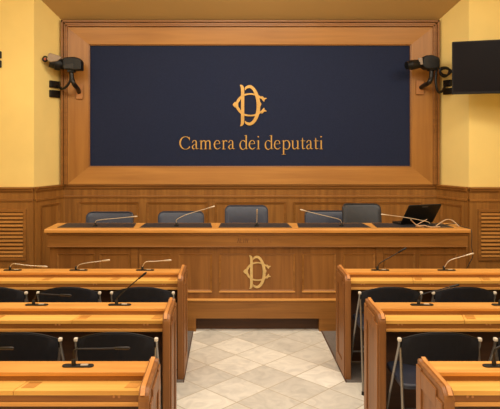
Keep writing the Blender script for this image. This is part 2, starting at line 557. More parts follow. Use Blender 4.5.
st, th = 0.17, 0.06
wv = lambda a: th + (st + 0.02 - th) * abs(math.cos(a - 0.35)) ** 1.5     # slanted pen
serif = lambda x0, x1, z: [(x0, z, 0.055), (x1, z, 0.055)]
G = {
    'C': (1.42, [arc(0.74, 0.70, 0.64, 0.70, 42, 322, lambda a: 0.06 + 0.16 * abs(math.cos(a)) ** 1.4), [(1.2, 1.38, 0.05), (1.215, 1.0, 0.08)], [(1.24, 0.34, 0.05), (1.2, 0.2, 0.06)]]),
    'a': (0.90, [[(0.13, 0.74, 0.12), (0.22, 0.92, 0.09), (0.40, 0.99, 0.07), (0.56, 0.9, 0.13), (0.59, 0.7, st), (0.59, 0.22, st), (0.67, 0.05, 0.1), (0.86, 0.08, 0.04)],
                 [(0.58, 0.6, 0.05), (0.32, 0.5, 0.08), (0.13, 0.28, 0.16), (0.22, 0.06, 0.12), (0.4, 0.05, 0.06), (0.58, 0.2, 0.05)]]),
    'm': (1.72, [[(0.27, 0.98, st), (0.27, 0.0, st)], [(0.27, 0.72, 0.05), (0.45, 0.92, 0.09), (0.64, 0.95, 0.13), (0.78, 0.76, st), (0.79, 0.0, st)],
                 [(0.79, 0.72, 0.05), (0.97, 0.92, 0.09), (1.16, 0.95, 0.13), (1.3, 0.76, st), (1.31, 0.0, st)],
                 serif(0.1, 0.46, 0.025), serif(0.64, 0.96, 0.025), serif(1.16, 1.52, 0.025), [(0.07, 0.9, 0.04), (0.27, 0.97, 0.08)]]),
    'e': (0.92, [[(0.13, 0.58, 0.05), (0.74, 0.62, 0.05)], [(0.75, 0.6, 0.1), (0.68, 0.87, 0.1), (0.46, 0.99, 0.07), (0.22, 0.85, 0.13), (0.11, 0.5, st), (0.22, 0.15, 0.16), (0.5, 0.02, 0.11), (0.83, 0.2, 0.04)]]),
    'r': (0.76, [[(0.27, 0.98, st), (0.27, 0.0, st)], [(0.27, 0.7, 0.05), (0.42, 0.92, 0.09), (0.58, 0.96, 0.14), (0.7, 0.86, 0.12)], serif(0.08, 0.52, 0.025), [(0.07, 0.9, 0.04), (0.27, 0.97, 0.08)]]),
    'd': (1.08, [arc(0.46, 0.48, 0.35, 0.5, 50, 310, wv), [(0.66, 0.88, 0.06), (0.8, 0.78, 0.05)], [(0.66, 0.1, 0.06), (0.8, 0.2, 0.05)], [(0.83, 1.56, st), (0.83, 0.02, st)],
                 [(0.6, 1.5, 0.04), (0.83, 1.56, 0.08)], [(0.83, 0.05, 0.08), (1.05, 0.05, 0.04)]]),
    'i': (0.52, [[(0.27, 0.98, st), (0.27, 0.0, st)], serif(0.08, 0.46, 0.025), [(0.07, 0.9, 0.04), (0.27, 0.97, 0.08)], [(0.17, 1.4, 0.04), (0.21, 1.4, 0.16), (0.26, 1.4, 0.19), (0.31, 1.4, 0.16), (0.35, 1.4, 0.04)]]),
    'p': (1.10, [[(0.27, 0.98, st), (0.27, -0.6, st)], arc(0.62, 0.49, 0.36, 0.5, 130, -130, lambda a: th + 0.13 * abs(math.cos(a)) ** 1.3), serif(0.06, 0.52, -0.58), [(0.07, 0.9, 0.04), (0.27, 0.97, 0.08)]]),
    'u': (1.12, [[(0.25, 0.97, st), (0.25, 0.3, st), (0.34, 0.08, 0.14), (0.54, 0.04, 0.09), (0.82, 0.28, 0.05)], [(0.84, 0.97, st), (0.84, 0.02, st)],
                 [(0.05, 0.95, 0.05), (0.27, 0.96, 0.06)], [(0.64, 0.95, 0.05), (0.86, 0.96, 0.06)], [(0.84, 0.05, 0.08), (1.06, 0.05, 0.04)]]),
    't': (0.66, [[(0.28, 1.28, 0.04), (0.29, 1.0, 0.14), (0.29, 0.25, st), (0.36, 0.06, 0.13), (0.62, 0.1, 0.04)], [(0.07, 0.94, 0.07), (0.6, 0.94, 0.07)]]),
}
TEXT = 'Camera dei deputati'
tw = sum(0.46 if c == ' ' else G[c][0] for c in TEXT)
yT = 7.612
x0, x1 = PX(179.3, yT), PX(323.2, yT)
zb = PZ(149.2, yT)
s = (PZ(140.3, yT) - zb)
k = (x1 - x0) / (tw * s)
t = thing('gold_lettering', 'gold serif lettering in one line below the monogram on the navy board', 'lettering', ((x0 + x1) / 2, yT, zb))
x = x0
for c in TEXT:
    if c == ' ':
        x += 0.46 * s * k; continue
    bm = NB()
    for q, pts in enumerate(G[c][1]):
        ribbon(bm, [(a * k, b, w * 0.8) for a, b, w in pts], (x, zb), s, yT, 0.012, order=q)
    obj('letter', bm, M_GOLD, t)
    x += G[c][0] * s * k


def monogram(t, cu, cv, hpx, Y, mat, depth):
    """D interlaced with a pointed C; units: pixels of a 311 px high drawing"""
    sc = hpx * Y / F / 311.0
    org = (PX(cu, Y), PZ(cv, Y))
    f = lambda x, z: (x - 185, 228 - z)
    def S(bm, pts, order=0): ribbon(bm, [(*f(a, b), w) for a, b, w in pts], org, sc, Y, depth, order=order)
    bm = NB()       # letter C: cusp at the left, flared ends at the right
    S(bm, [(298, 180, 8), (272, 172, 12), (250, 158, 14), (222, 146, 12), (190, 141, 11), (150, 147, 13), (120, 163, 16), (100, 188, 21), (84, 212, 16), (58, 222, 7)], 0)
    S(bm, [(298, 262, 8), (272, 272, 12), (250, 287, 14), (222, 299, 12), (190, 303, 11), (150, 298, 13), (120, 281, 16), (100, 256, 21), (84, 232, 16), (58, 222, 7)], 1)
    S(bm, [(94, 202, 12), (86, 222, 26), (94, 242, 12)], 2)
    S(bm, [(274, 158, 5), (284, 178, 20), (292, 198, 5)], 3)
    S(bm, [(274, 288, 5), (284, 266, 20), (292, 246, 5)], 3)
    S(bm, [(285, 180, 20), (311, 173, 3)], 4)
    S(bm, [(285, 264, 20), (311, 270, 3)], 4)
    S(bm, [(78, 200, 4), (66, 222, 14), (78, 244, 4)], 4)
    obj('letter_c', bm, mat, t)
    bm = NB()       # letter D: stem with flared feet and a heavy bowl
    S(bm, [(112, 74, 6), (126, 88, 22), (131, 120, 25), (131, 228, 24), (131, 330, 25), (128, 364, 22), (114, 382, 6)], 6)
    S(bm, [(150, 112, 6), (158, 95, 16), (186, 86, 22), (214, 106, 22), (234, 144, 25), (246, 186, 27), (249, 228, 27), (246, 272, 27), (234, 314, 25),
           (214, 348, 24), (186, 366, 22), (158, 358, 16), (150, 344, 6)], 7)
    S(bm, [(236, 228, 3), (252, 206, 18), (270, 217, 4)], 8)
    S(bm, [(236, 217, 3), (252, 232, 18), (270, 217, 4)], 8)
    obj('letter_d', bm, mat, t)


t = thing('gold_monogram', 'gold monogram of interlaced D and C on the navy board above the lettering', 'emblem', (PX(249.8, yT), yT, PZ(106, yT)))
monogram(t, 249.8, 105.6, 41.5, yT, M_GOLD, 0.014)

# ------------------------------------------------------------------ the head table (dais desk)
YD = 5.72
dx0, dx1 = PX(50, YD), PX(466, YD)
ZT = 0.993
DYB = 6.10
D = thing('head_table', 'long panelled wooden head table with gold monogram on its front', 'desk', (XC, YD, 0))
tx0, tx1 = PX(44, 5.66), PX(471, 5.66)
bm = NB()
prism(bm, [(tx0, 5.66, ZT - 0.036), (tx0, 5.66, ZT - 0.008), (tx0, 5.668, ZT), (tx0, DYB, ZT), (tx0, DYB, ZT - 0.036)], (tx1 - tx0, 0, 0))
obj('worktop', bm, W_TOP, D, bevel=0.004)
zf1, zf0 = ZT - 0.036, PZ(246.5, 5.69)
fx0, fx1 = PX(48, 5.69), PX(468, 5.69)
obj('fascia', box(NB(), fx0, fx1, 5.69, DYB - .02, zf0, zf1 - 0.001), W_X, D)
bm = NB()
box(bm, fx0 - .012, fx1 + .012, 5.678, DYB - .02, zf1 - 0.022, zf1 - 0.0005)
box(bm, fx0 - .006, fx1 + .006, 5.683, DYB - .02, zf0 - 0.008, zf0 + 0.004)
obj('fascia_moulding', bm, W_MOULD, D, bevel=0.003)
zbase = PZ(299, YD)
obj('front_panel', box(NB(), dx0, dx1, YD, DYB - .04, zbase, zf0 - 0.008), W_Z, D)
ptop, pbot = PZ(253.5, YD), PZ(291.5, YD)
for a, b in ((57, 95), (99.5, 130), (139.5, 171), (178.5, 212), (219, 295), (302, 336), (343, 375), (384, 415), (419, 457)):
    bm = NB(); frame_strips(bm, PX(a, YD), PX(b, YD), pbot, ptop, YD, 0.018, 0.010)
    obj('panel_moulding', bm, W_X, D)
    bm = NB(); box(bm, PX(a, YD), PX(b, YD), YD - .013, YD, pbot - 0.006, pbot + 0.006)
    obj('panel_sill', bm, W_LIT, D)  # pale tone paints the lit bevel at the panel's foot
for u in (134.5, 379.5):
    obj('pilaster', box(NB(), PX(u - 3.5, YD), PX(u + 3.5, YD), YD - .012, YD, zbase, zf0 - 0.008), W_MOULD, D, bevel=0.003)
# base board with bead on top
zk = PZ(318.5, YD - .02)
obj('base_board', box(NB(), dx0 - .02, dx1 + .02, YD - .02, DYB - .05, zk, zbase - 0.012), W_X, D)
obj('base_bead', box(NB(), dx0 - .03, dx1 + .03, YD - .032, DYB - .05, zbase - 0.014, zbase + 0.006), W_LIT, D, bevel=0.004)
ka, kb = PX(196, YD), PX(319, YD)
obj('plinth_block', box(NB(), dx0 - .02, ka, YD - .02, DYB - .05, 0.0, zk), W_X, D)
obj('plinth_block', box(NB(), kb, dx1 + .02, YD - .02, DYB - .05, 0.0, zk), W_X, D)
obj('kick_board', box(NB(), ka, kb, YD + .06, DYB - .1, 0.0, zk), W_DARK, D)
# leather inlays let into the top between diagonal dividers
y0, y1 = 5.765, 6.06
for a, b in ((57, 133.5), (139.5, 212), (218.5, 292), (298.5, 371), (377, 454)):
    bm = NB()
    xa, xb = PX(a, y0), PX(b, y0)
    xa1, xb1 = xa + 0.02, xb - 0.02
    prism(bm, [(xa, y0, ZT - 0.001), (xb, y0, ZT - 0.001), (xb1, y1, ZT - 0.001), (xa1, y1, ZT - 0.001)], (0, 0, 0.005))
    obj('leather_inlay', bm, M_INLAY, D)
# gold monogram inlaid in the middle panel and the worn lettering on the fascia
sub = bpy.data.objects.new('front_monogram', None); COL.objects.link(sub); sub.parent = D
sub.location = (PX(257.2, YD), 0, PZ(272, YD))
monogram(sub, 257.2, 272, 33.5, YD - 0.001, M_GOLDP, 0.007)
worn = bpy.data.objects.new('worn_lettering', None); COL.objects.link(worn); worn.parent = D
worn.location = (PX(255, 5.69) - XC, -0.03, PZ(242.8, 5.69))
zt_, zl_ = PZ(238.3, 5.69), PZ(242.8, 5.69)
hh = zt_ - zl_
marks = 'abcd efghabe'
xx = PX(237.5, 5.69); adv = 0.0285
shapes = {'a': [[(0, 0, .3), (.5, 1, .3)], [(.5, 1, .3), (.9, 0, .3)]], 'b': [[(.1, 0, .3), (.1, 1, .3)], [(.1, 0, .2), (.8, 0, .2)]], 'c': [[(.1, 0, .3), (.1, 1, .3)], [(.8, 0, .3), (.8, 1, .3)]],
          'd': [[(0, 1, .3), (.4, 0, .3)], [(.4, 0, .3), (.8, 1, .3)]], 'e': [[(.8, .85, .2), (.3, 1, .25), (.05, .5, .3), (.3, 0, .25), (.8, .15, .2)]],
          'f': [[(.1, 0, .3), (.1, 1, .3)], [(.1, 1, .2), (.8, 1, .2)]], 'g': [[(.1, 0, .3), (.1, 1, .3)], [(.1, 1, .25), (.8, 0, .25)], [(.8, 0, .25), (.8, 1, .25)]], 'h': [[(.4, 0, .3), (.4, 1, .3)]]}
for c in marks:
    if c != ' ':
        bm = NB()
        for q in shapes[c]: ribbon(bm, [(a * 0.5, b, w * 0.5) for a, b, w in q], (xx, zl_), hh, 5.69, 0.0012)
        obj('letter', bm, M_CARVE if xx < PX(248, 5.69) else M_CARVE2, worn)
    xx += adv

# ------------------------------------------------------------------ head-table chairs
def swivel_chair(u, vtop, w_px, label, mat, Y=6.62, tilt=0.0, lower=0.30):
    X = PX(u, Y + .08); zt = PZ(vtop, Y + 0.14); w = w_px * Y / F
    t = thing('swivel_chair', label, 'chair', (X, Y, 0), tilt, 'leather chairs behind the head table')
    h = 0.56
    # backrest: rounded slab, slightly bowed; the sitter faces -y
    bm = NB()
    pts = rrect(-w / 2, w / 2, zt - h, zt, 0.055, 5)
    y_at = lambda x, z: 0.05 * (1 - (2 * x / w) ** 2) + 0.10 * (z - (zt - h)) / h
    a = [bm.verts.new((x, y_at(x, z), z)) for x, z in pts]
    b = [bm.verts.new((x, y_at(x, z) + 0.08, z)) for x, z in pts]
    cin = [bm.verts.new((x * 0.88, y_at(x * 0.88, z) - 0.018, zt - h / 2 + (z - zt + h / 2) * 0.88)) for x, z in pts]
    n = len(pts)
    bm.faces.new(cin)
    bm.faces.new(list(reversed(b)))
    for i in range(n):
        j = (i + 1) % n
        bm.faces.new((cin[j], cin[i], a[i], a[j])); bm.faces.new((a[j], a[i], b[i], b[j]))
    bk = obj('backrest', bm, mat, t, local=True, bevel=0.012, smooth=True)
    bm = NB()
    tube(bm, [(x * 1.0, y_at(x, z) - 0.004, z) for x, z in pts], 0.006, 6, closed=True)
    obj('piping', bm, mat, bk, local=True, smooth=True)
    bm = NB()
    prism(bm, [(x, y, 0.46) for x, y in rrect(-w / 2 + .01, w / 2 - .01, -0.40, 0.04, 0.06)], (0, 0, 0.09))
    obj('seat', bm, mat, t, local=True, bevel=0.02, smooth=True)
    bm = NB(); lathe(bm, [(0.09, 0.03), (0.3, 0.03), (0.3, 0.022), (0.46, 0.022)], (0, -0.15, 0), (0, 0, 1), 12)
    obj('column', bm, M_BLKM, t, local=True, smooth=True)
    bm = NB()
    for k in range(5):
        a_ = 2 * PI * k / 5 + 0.3
        tube(bm, [(0, -0.15, 0.10), (0.26 * math.cos(a_), -0.15 + 0.26 * math.sin(a_), 0.065)], [0.028, 0.016], 8)
    obj('star_base', bm, M_BLKM, t, local=True)
    for k in range(5):
        a_ = 2 * PI * k / 5 + 0.3
        bm = NB(); c_ = (0.26 * math.cos(a_) - 0.014, -0.15 + 0.26 * math.sin(a_), 0.027)
        lathe(bm, [(0, 0.02), (0.006, 0.027), (0.022, 0.027), (0.028, 0.02)], c_, (1, 0, 0), 12)
        obj('castor', bm, M_BLACK, t, local=True, smooth=True)
    return t


swivel_chair(109.5, 212.0, 47, 'blue grey leather chair behind the left end of the head table', M_LEATH)
swivel_chair(181.0, 211.5, 46, 'blue grey leather chair second from the left behind the head table', M_LEATH)
swivel_chair(246.5, 205.5, 43, 'tallest middle leather chair straight behind the gold front monogram', M_LEATH)
swivel_chair(327.5, 210.8, 45, 'blue grey leather chair half hidden by the darker chair to its right', M_LEATH, Y=7.15)
swivel_chair(362.0, 203.8, 38, 'dark grey leather chair with taller back just left of the laptop', M_LEATHD, Y=6.64)

# ------------------------------------------------------------------ microphones
def microphone(base_uv, path_uv, Y, zsurf, mat, label, group, lean=0.03, plate=True, head=0.06, plate_w=0.15, r=0.0037):
    """a gooseneck on an oval foot; path_uv runs from foot to tip"""
    X0 = PX(base_uv, Y)
    t = thing('gooseneck_microphone', label, 'microphone', (X0, Y, zsurf), 0, group)
    if plate:
        bm = NB()
        x0_, x1_ = X0 - plate_w * 0.36, X0 + plate_w * 0.64
        prism(bm, [(x, y, zsurf) for x, y in rrect(x0_, x1_, Y - 0.019, Y + 0.019, 0.018)], (0, 0, 0.007))
        bs = obj('foot', bm, M_BLACK, t, bevel=0.003)
        bm = NB(); prism(bm, [(x, y, zsurf + 0.007) for x, y in rrect(X0 + plate_w * .22, X0 + plate_w * .46, Y - .011, Y + .009, 0.005)], (0, 0, 0.002))
        obj('button', bm, M_BTN, bs)
    else:
        bm = NB(); lathe(bm, [(0, 0.022), (0.008, 0.022), (0.014, 0.014)], (X0, Y, zsurf), (0, 0, 1), 14)
        bs = obj('foot', bm, M_BLKM, t, smooth=True)
    bm = NB(); lathe(bm, [(0.004, 0.011), (0.03, 0.010), (0.035, 0.006)], (X0, Y, zsurf), (0, 0, 1), 10)
    obj('collar', bm, M_BLKM, t, smooth=True)
    n = len(path_uv)
    pts = [Vector((X0, Y, zsurf + 0.02))] + [P(u, v, Y - lean * (i + 1) / n) for i, (u, v) in enumerate(path_uv)]
    sp = smooth_path(pts, 6)
    # split off the last stretch as the microphone head
    L_, cut = 0, len(sp) - 1
    while cut > 1 and L_ < head:
        L_ += (sp[cut] - sp[cut - 1]).length; cut -= 1
    obj('neck', tube(NB(), sp[:cut + 2], r, 8), mat, t, smooth=True)
    a, b = sp[cut], sp[-1]
    ax = b - a
    bm = NB(); lathe(bm, [(0, r), (0.004, r * 1.7), (ax.length * 0.8, r * 2.1), (ax.length * 0.95, r * 1.7), (ax.length, r * 0.8)], a, ax, 10)
    obj('head', bm, mat, t, smooth=True)
    return t


GH = 'microphones on the head table'
zi = ZT + 0.004
microphone(95.5, [(95.5, 222), (99, 220), (118, 218.2), (137.5, 216.3)], 5.85, zi, M_SILV, 'silver microphone in front of the leftmost leather chair', GH, plate=False)
microphone(176.5, [(177, 219.5), (186, 214.8), (200, 210.5), (215, 206.2)], 5.85, zi, M_SILV, 'silver microphone slanting up right before the second leather chair', GH, plate=False)
microphone(256.7, [(256.8, 222), (257, 215), (257.1, 209)], 5.85, zi, M_SILV, 'upright silver microphone at the middle of the head table', GH, head=.05, plate=False)
microphone(341.5, [(341.3, 221.5), (338, 219), (320, 214.6), (300, 209.6)], 5.85, zi, M_SILV, 'silver microphone on the head table with tip bent left, left of dark chair', GH, plate=False)
microphone(430, [(429, 222.5), (422, 220.5), (404, 217.2), (381, 214.3)], 5.80, zi, M_SILV, 'silver microphone in front of the laptop on the head table', GH, plate=False)

# ------------------------------------------------------------------ laptop and its cables
yl = 6.0
lx = PX(416.3, yl)
t = thing('laptop', 'open black laptop seen from behind on the right of the head table', 'laptop', (lx, yl, ZT + 0.004), math.radians(19))
w, dph = 0.385, 0.24
bm = NB(); prism(bm, [(x, y, 0) for x, y in rrect(-w / 2, w / 2, 0.0, dph * .6, 0.012)], (0, 0, 0.018))
obj('keyboard_base', bm, M_BLACK, t, local=True, bevel=0.003)
a = math.radians(36)
Ml = Matrix.Translation((0, 0.0, 0.016)) @ Matrix.Rotation(a, 4, 'X')
lh = PZ(204, yl) - ZT
lh = lh / math.cos(a)
bm = NB(); pts = rrect(-w / 2, w / 2, 0, lh - .01, 0.012)
prism(bm, [Ml @ Vector((x, -0.012, z)) for x, z in pts], (Ml.to_3x3() @ Vector((0, 0.012, 0))))
lid = obj('lid', bm, M_BLACK, t, local=True, bevel=0.002)
bm = NB(); prism(bm, [Ml @ Vector(q) for q in ((-w / 2 + .012, 0.0005, .015), (w / 2 - .012, 0.0005, .015), (w / 2 - .012, .0005, lh - .022), (-w / 2 + .012, .0005, lh - .022))], (Ml.to_3x3() @ Vector((0, 0.001, 0))))
obj('screen', bm, M_GLASS, lid, local=True)
bm = NB(); prism(bm, [Ml @ Vector((x, -0.0135, z)) for x, z in rrect(-.035, .035, lh * .84, lh * .91, 0.006)], (Ml.to_3x3() @ Vector((0, 0.0016, 0))))
obj('badge', bm, plain('grey_badge', (74, 72, 74), 0.4), lid, local=True, label='small grey badge near the top of the lid')
bm = NB(); tube(bm, [(-w * .35, -0.004, .012), (w * .35, -0.004, .012)], 0.008, 8)
obj('hinge', bm, M_BLKM, t, local=True)


def cable(pts, r, mat, label, group=None):
    bm = NB(); tube(bm, pts, r, 6, smooth=6)
    o = obj('cable', bm, mat, None, smooth=True)
    o['label'] = label; o['category'] = 'cable'
    if group: o['group'] = group
    return o


cz = ZT + 0.010
cable([P(436, 226, 5.84), P(441, 222.5, 5.88), P(447, 219.5, 5.93), P(453, 221, 5.95), P(459, 226.6, 5.78)], 0.006, M_CABLE, 'pale looped cable arching up right of the laptop')
cable([P(411, 219.8, 5.70), P(414, 223, 5.74), P(418, 225.6, 5.74), P(424, 225.5, 5.75), P(431, 227, 5.76), P(440, 226.8, 5.76)], 0.005, M_CABLE, 'pale cable lying at the front foot of the laptop')
cable([P(427, 219.5, 5.73), P(421, 222.5, 5.74), P(416, 226.3, 5.76), P(424, 227, 5.76)], 0.004, M_CABLE, 'thin pale cable crossing in front of the laptop lid')
cable([P(437, 226.6, 5.85), P(446, 224.5, 5.9), P(456, 223.6, 5.9), P(461, 226.4, 5.8), P(470, 229, 5.68), P(471.8, 234, 5.645), P(471.6, 246, 5.645), P(472.8, 256, 5.65), P(469, 264, 5.67), P(466, 270, 5.69)], 0.0045, M_CABD,
      'dark cable hanging down the right end of the head table')

# ------------------------------------------------------------------ desk rows
ROWS = [4.905, 3.885, 2.85]
PITCH = 0.545
ZP, ZL, ZS = 0.802, 0.778, 0.735


def end_panel(parent, xo, xi, Yt, ZP=ZP):
    """upright end board; xo is its aisle face, xi its inner face"""
    sgn = 1 if xo > xi else -1            # outward direction
    y1, y0 = Yt, Yt - 0.36
    prof = [(y0, 0.0), (y1, 0.0), (y1, ZP + 0.004)]
    r = 0.05
    prof += [(y1 - 0.016, ZP + 0.008), (y1 - 0.03, ZP)]
    for k in range(7):
        a = PI / 2 + PI / 2 * k / 6
        prof.append((y0 + r + r * math.cos(a), ZP - r + r * math.sin(a)))
    bm = NB(); prism(bm, [(xi, y, z) for y, z in prof], (xo - xi, 0, 0))
    e = obj('end_panel', bm, W_Y, parent, bevel=0.006)
    # lighter cap that follows the top edge on the inner half
    cap = []
    path = [(y1 - 0.004, ZP + 0.006), (y1 - 0.03, ZP)] + [(y0 + r + r * math.cos(PI / 2 + PI / 2 * k / 6), ZP - r + r * math.sin(PI / 2 + PI / 2 * k / 6)) for k in range(5)]
    out, inn = [], []
    for (y, z) in path:
        out.append((y, z + 0.007)); inn.append((y, z - 0.014))
    out[-1] = (path[-1][0] - 0.006, path[-1][1] + 0.004); inn[-1] = (path[-1][0] + 0.010, path[-1][1] - 0.006)
    xa = xi + (xo - xi) * 0.18; xb = xi + (xo - xi) * 0.60
    bm = NB(); prism(bm, [(xa, y, z) for y, z in out + inn[::-1]], (xb - xa, 0, 0))
    obj('cap_strip', bm, W_CAP, e, bevel=0.003)
    # recessed field on the aisle face: raised stiles and rails
    bm = NB()
    fo = xo + sgn * 0.008
    def slab(ya, yb, za, zb): box(bm, min(xo, fo), max(xo, fo), ya, yb, za, zb)
    slab(y0 + 0.012, y0 + 0.085, 0.02, ZP - 0.06); slab(y1 - 0.075, y1 - 0.006, 0.02, ZP - 0.02)
    slab(y0 + 0.085, y1 - 0.075, ZP - 0.11, ZP - 0.03); slab(y0 + 0.085, y1 - 0.075, 0.02, 0.12)
    obj('panel_frame', bm, W_Y, e, bevel=0.003)
    return e


def desk_row(side, Yt, label):
    sg = 1 if side == 'right' else -1
    xo = 0.895 if sg > 0 else -0.352
    zp = ZP
    if Yt < 3: xo += 0.014; zp -= 0.010
    xi = xo + sg * 0.046
    far = xi + sg * PITCH * 4
    t = thing('desk_row', label, 'desk', (xi + sg * PITCH * 2, Yt - 0.15, 0), 0, 'wooden desk rows')
    end_panel(t, xo, xi, Yt, zp)
    end_panel(t, far + sg * 0.046, far, Yt, zp)
    X0, X1 = min(xi, far), max(xi, far)
    yl0, yl1 = Yt - 0.125, Yt + 0.012
    ys0 = Yt - (0.228 if Yt < 3 else 0.242)
    bm = NB(); box(bm, X0, X1, yl0, yl1, ZL - 0.020, ZL)
    obj('microphone_ledge', bm, W_TOP, t, bevel=0.003)
    obj('riser', box(NB(), X0, X1, yl0 + 0.006, yl0 + 0.03, ZS - 0.03, ZL - 0.0205), W_APR, t)
    for k in range(4):                                   # hinged writing flaps, seams cut on the slant
        a, b = xi + sg * PITCH * k, xi + sg * PITCH * (k + 1)
        sk = -0.03
        l, r_ = min(a, b), max(a, b)
        sl = sk if (l > X0 + 0.01) else 0.0
        sr = sk if (r_ < X1 - 0.01) else 0.0
        g = 0.0018
        bm = NB()
        prism(bm, [(l + g + sl, ys0, ZS), (r_ - g + sr, ys0, ZS), (r_ - g, yl0 + 0.006, ZS), (l + g, yl0 + 0.006, ZS)], (0, 0, -0.02))
        fl = obj('writing_flap', bm, W_FLAP, t)
        # darker grip patches beside the seams
        for side_x in ((l + 0.012, l + 0.07), (r_ - 0.07, r_ - 0.012)):
            if side_x[0] < l + 0.05 and (sg > 0 and k == 0): continue
            if side_x[0] > l + 0.1 and k > 0: continue
            if side_x[0] > l + 0.1 and sg > 0: continue
            bm = NB(); prism(bm, [(side_x[0] - 0.018, ys0 + 0.03, ZS), (side_x[1] - 0.018, ys0 + 0.03, ZS), (side_x[1], yl0 - 0.006, ZS), (side_x[0], yl0 - 0.006, ZS)], (0, 0, 0.0012))
            obj('grip_inlay', bm, W_GRIP, fl)
    za = 0.686
    ap = obj('apron', box(NB(), X0, X1, ys0 + 0.003, ys0 + 0.024, za, ZS - 0.0205), W_APR, t)
    for k in range(4):
        for du in (0.105, 0.128):
            x = xi + sg * (PITCH * k + du)
            bm = NB(); lathe(bm, [(0, 0.006), (0.003, 0.006), (0.004, 0.003)], (x, ys0 + 0.003, za + 0.022), (0, -1, 0), 10)
            obj('socket', bm, M_PLATE, ap, smooth=True)
    obj('shelf', box(NB(), X0, X1, ys0 - 0.004, Yt - 0.03, za - 0.020, za - 0.002), W_LIT, t, bevel=0.003)  # lit front edge of the shelf comes from the pale colour
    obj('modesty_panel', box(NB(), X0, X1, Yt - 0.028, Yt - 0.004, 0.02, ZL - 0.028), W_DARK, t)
    return t


rowname = ['nearest the head table', 'middle of three', 'closest to the camera']
for i, Yt in enumerate(ROWS):
    desk_row('left', Yt, 'honey wood desk row left of the aisle, ' + rowname[i])
    desk_row('right', Yt, 'honey wood desk row right of the aisle, ' + rowname[i])

# microphones on the rows
GR = 'microphones on the desk rows'
Y1, Y2, Y3 = (y - 0.055 for y in ROWS)
microphone(10, [(10.5, 266.5), (13.5, 263.8), (27, 265.4), (47.6, 266.8)], Y1, ZL, M_SILV, 'silver microphone at the left picture edge on the left desk row nearest the head table', GR)
microphone(76, [(77, 268), (79, 265), (87, 263), (110, 260)], Y1, ZL, M_SILV, 'silver microphone in the middle of the left desk row nearest the head table', GR)
microphone(142.5, [(142.8, 266), (146, 262), (156, 261.3), (171.5, 260.2)], Y1, ZL, M_SILV, 'silver microphone by the aisle on the left desk row nearest the head table', GR)
microphone(33.5, [(34.5, 298), (38.5, 294), (54, 294.7), (71.5, 295.3)], Y2, ZL, M_BLKM, 'dark microphone bent level to the right on the middle left desk row', GR)
microphone(116.5, [(118, 297), (130, 286), (140, 277.5), (146.5, 272.3)], Y2, ZL, M_BLKM, 'black microphone slanting steeply up on the middle left desk row by the aisle', GR)
microphone(73.6, [(73.8, 354), (76.5, 349.3), (100, 348.6), (130, 348)], Y3, ZL, M_BLKM, 'dark microphone standing on the left desk row closest to the camera', GR)
microphone(-38, [(-37, 352), (-34, 349.5), (-15, 348.7), (14, 348.2)], Y3, ZL, M_BLKM, 'dark microphone reaching in from the left picture edge, only its head in view', GR)
microphone(377.5, [(378.5, 265.5), (381, 262.5), (394, 255), (406.5, 247.8)], Y1, ZL, M_BLKM, 'black microphone by the aisle on the right desk row nearest the head table', GR)
microphone(444, [(445, 266.5), (449, 261), (458, 257.6), (474, 253.3)], Y1, ZL, M_SILV, 'silver microphone on the right desk row nearest the head table', GR)
microphone(418.6, [(419, 298), (422, 294.5), (440, 289.5), (459.5, 284.6)], Y2, ZL, M_BLKM, 'black microphone by the aisle on the middle right desk row', GR)
microphone(500, [(501, 298), (504, 294.5), (522, 289.5), (541, 284.6)], Y2, ZL, M_BLKM, 'black microphone foot cut by the right picture edge on the middle row', GR)
microphone(494, [(494, 358), (494.3, 352), (499, 347), (520, 341), (545, 334)], Y3, ZL, M_BLKM, 'black microphone on the right desk row closest to the camera', GR, r=0.0055)

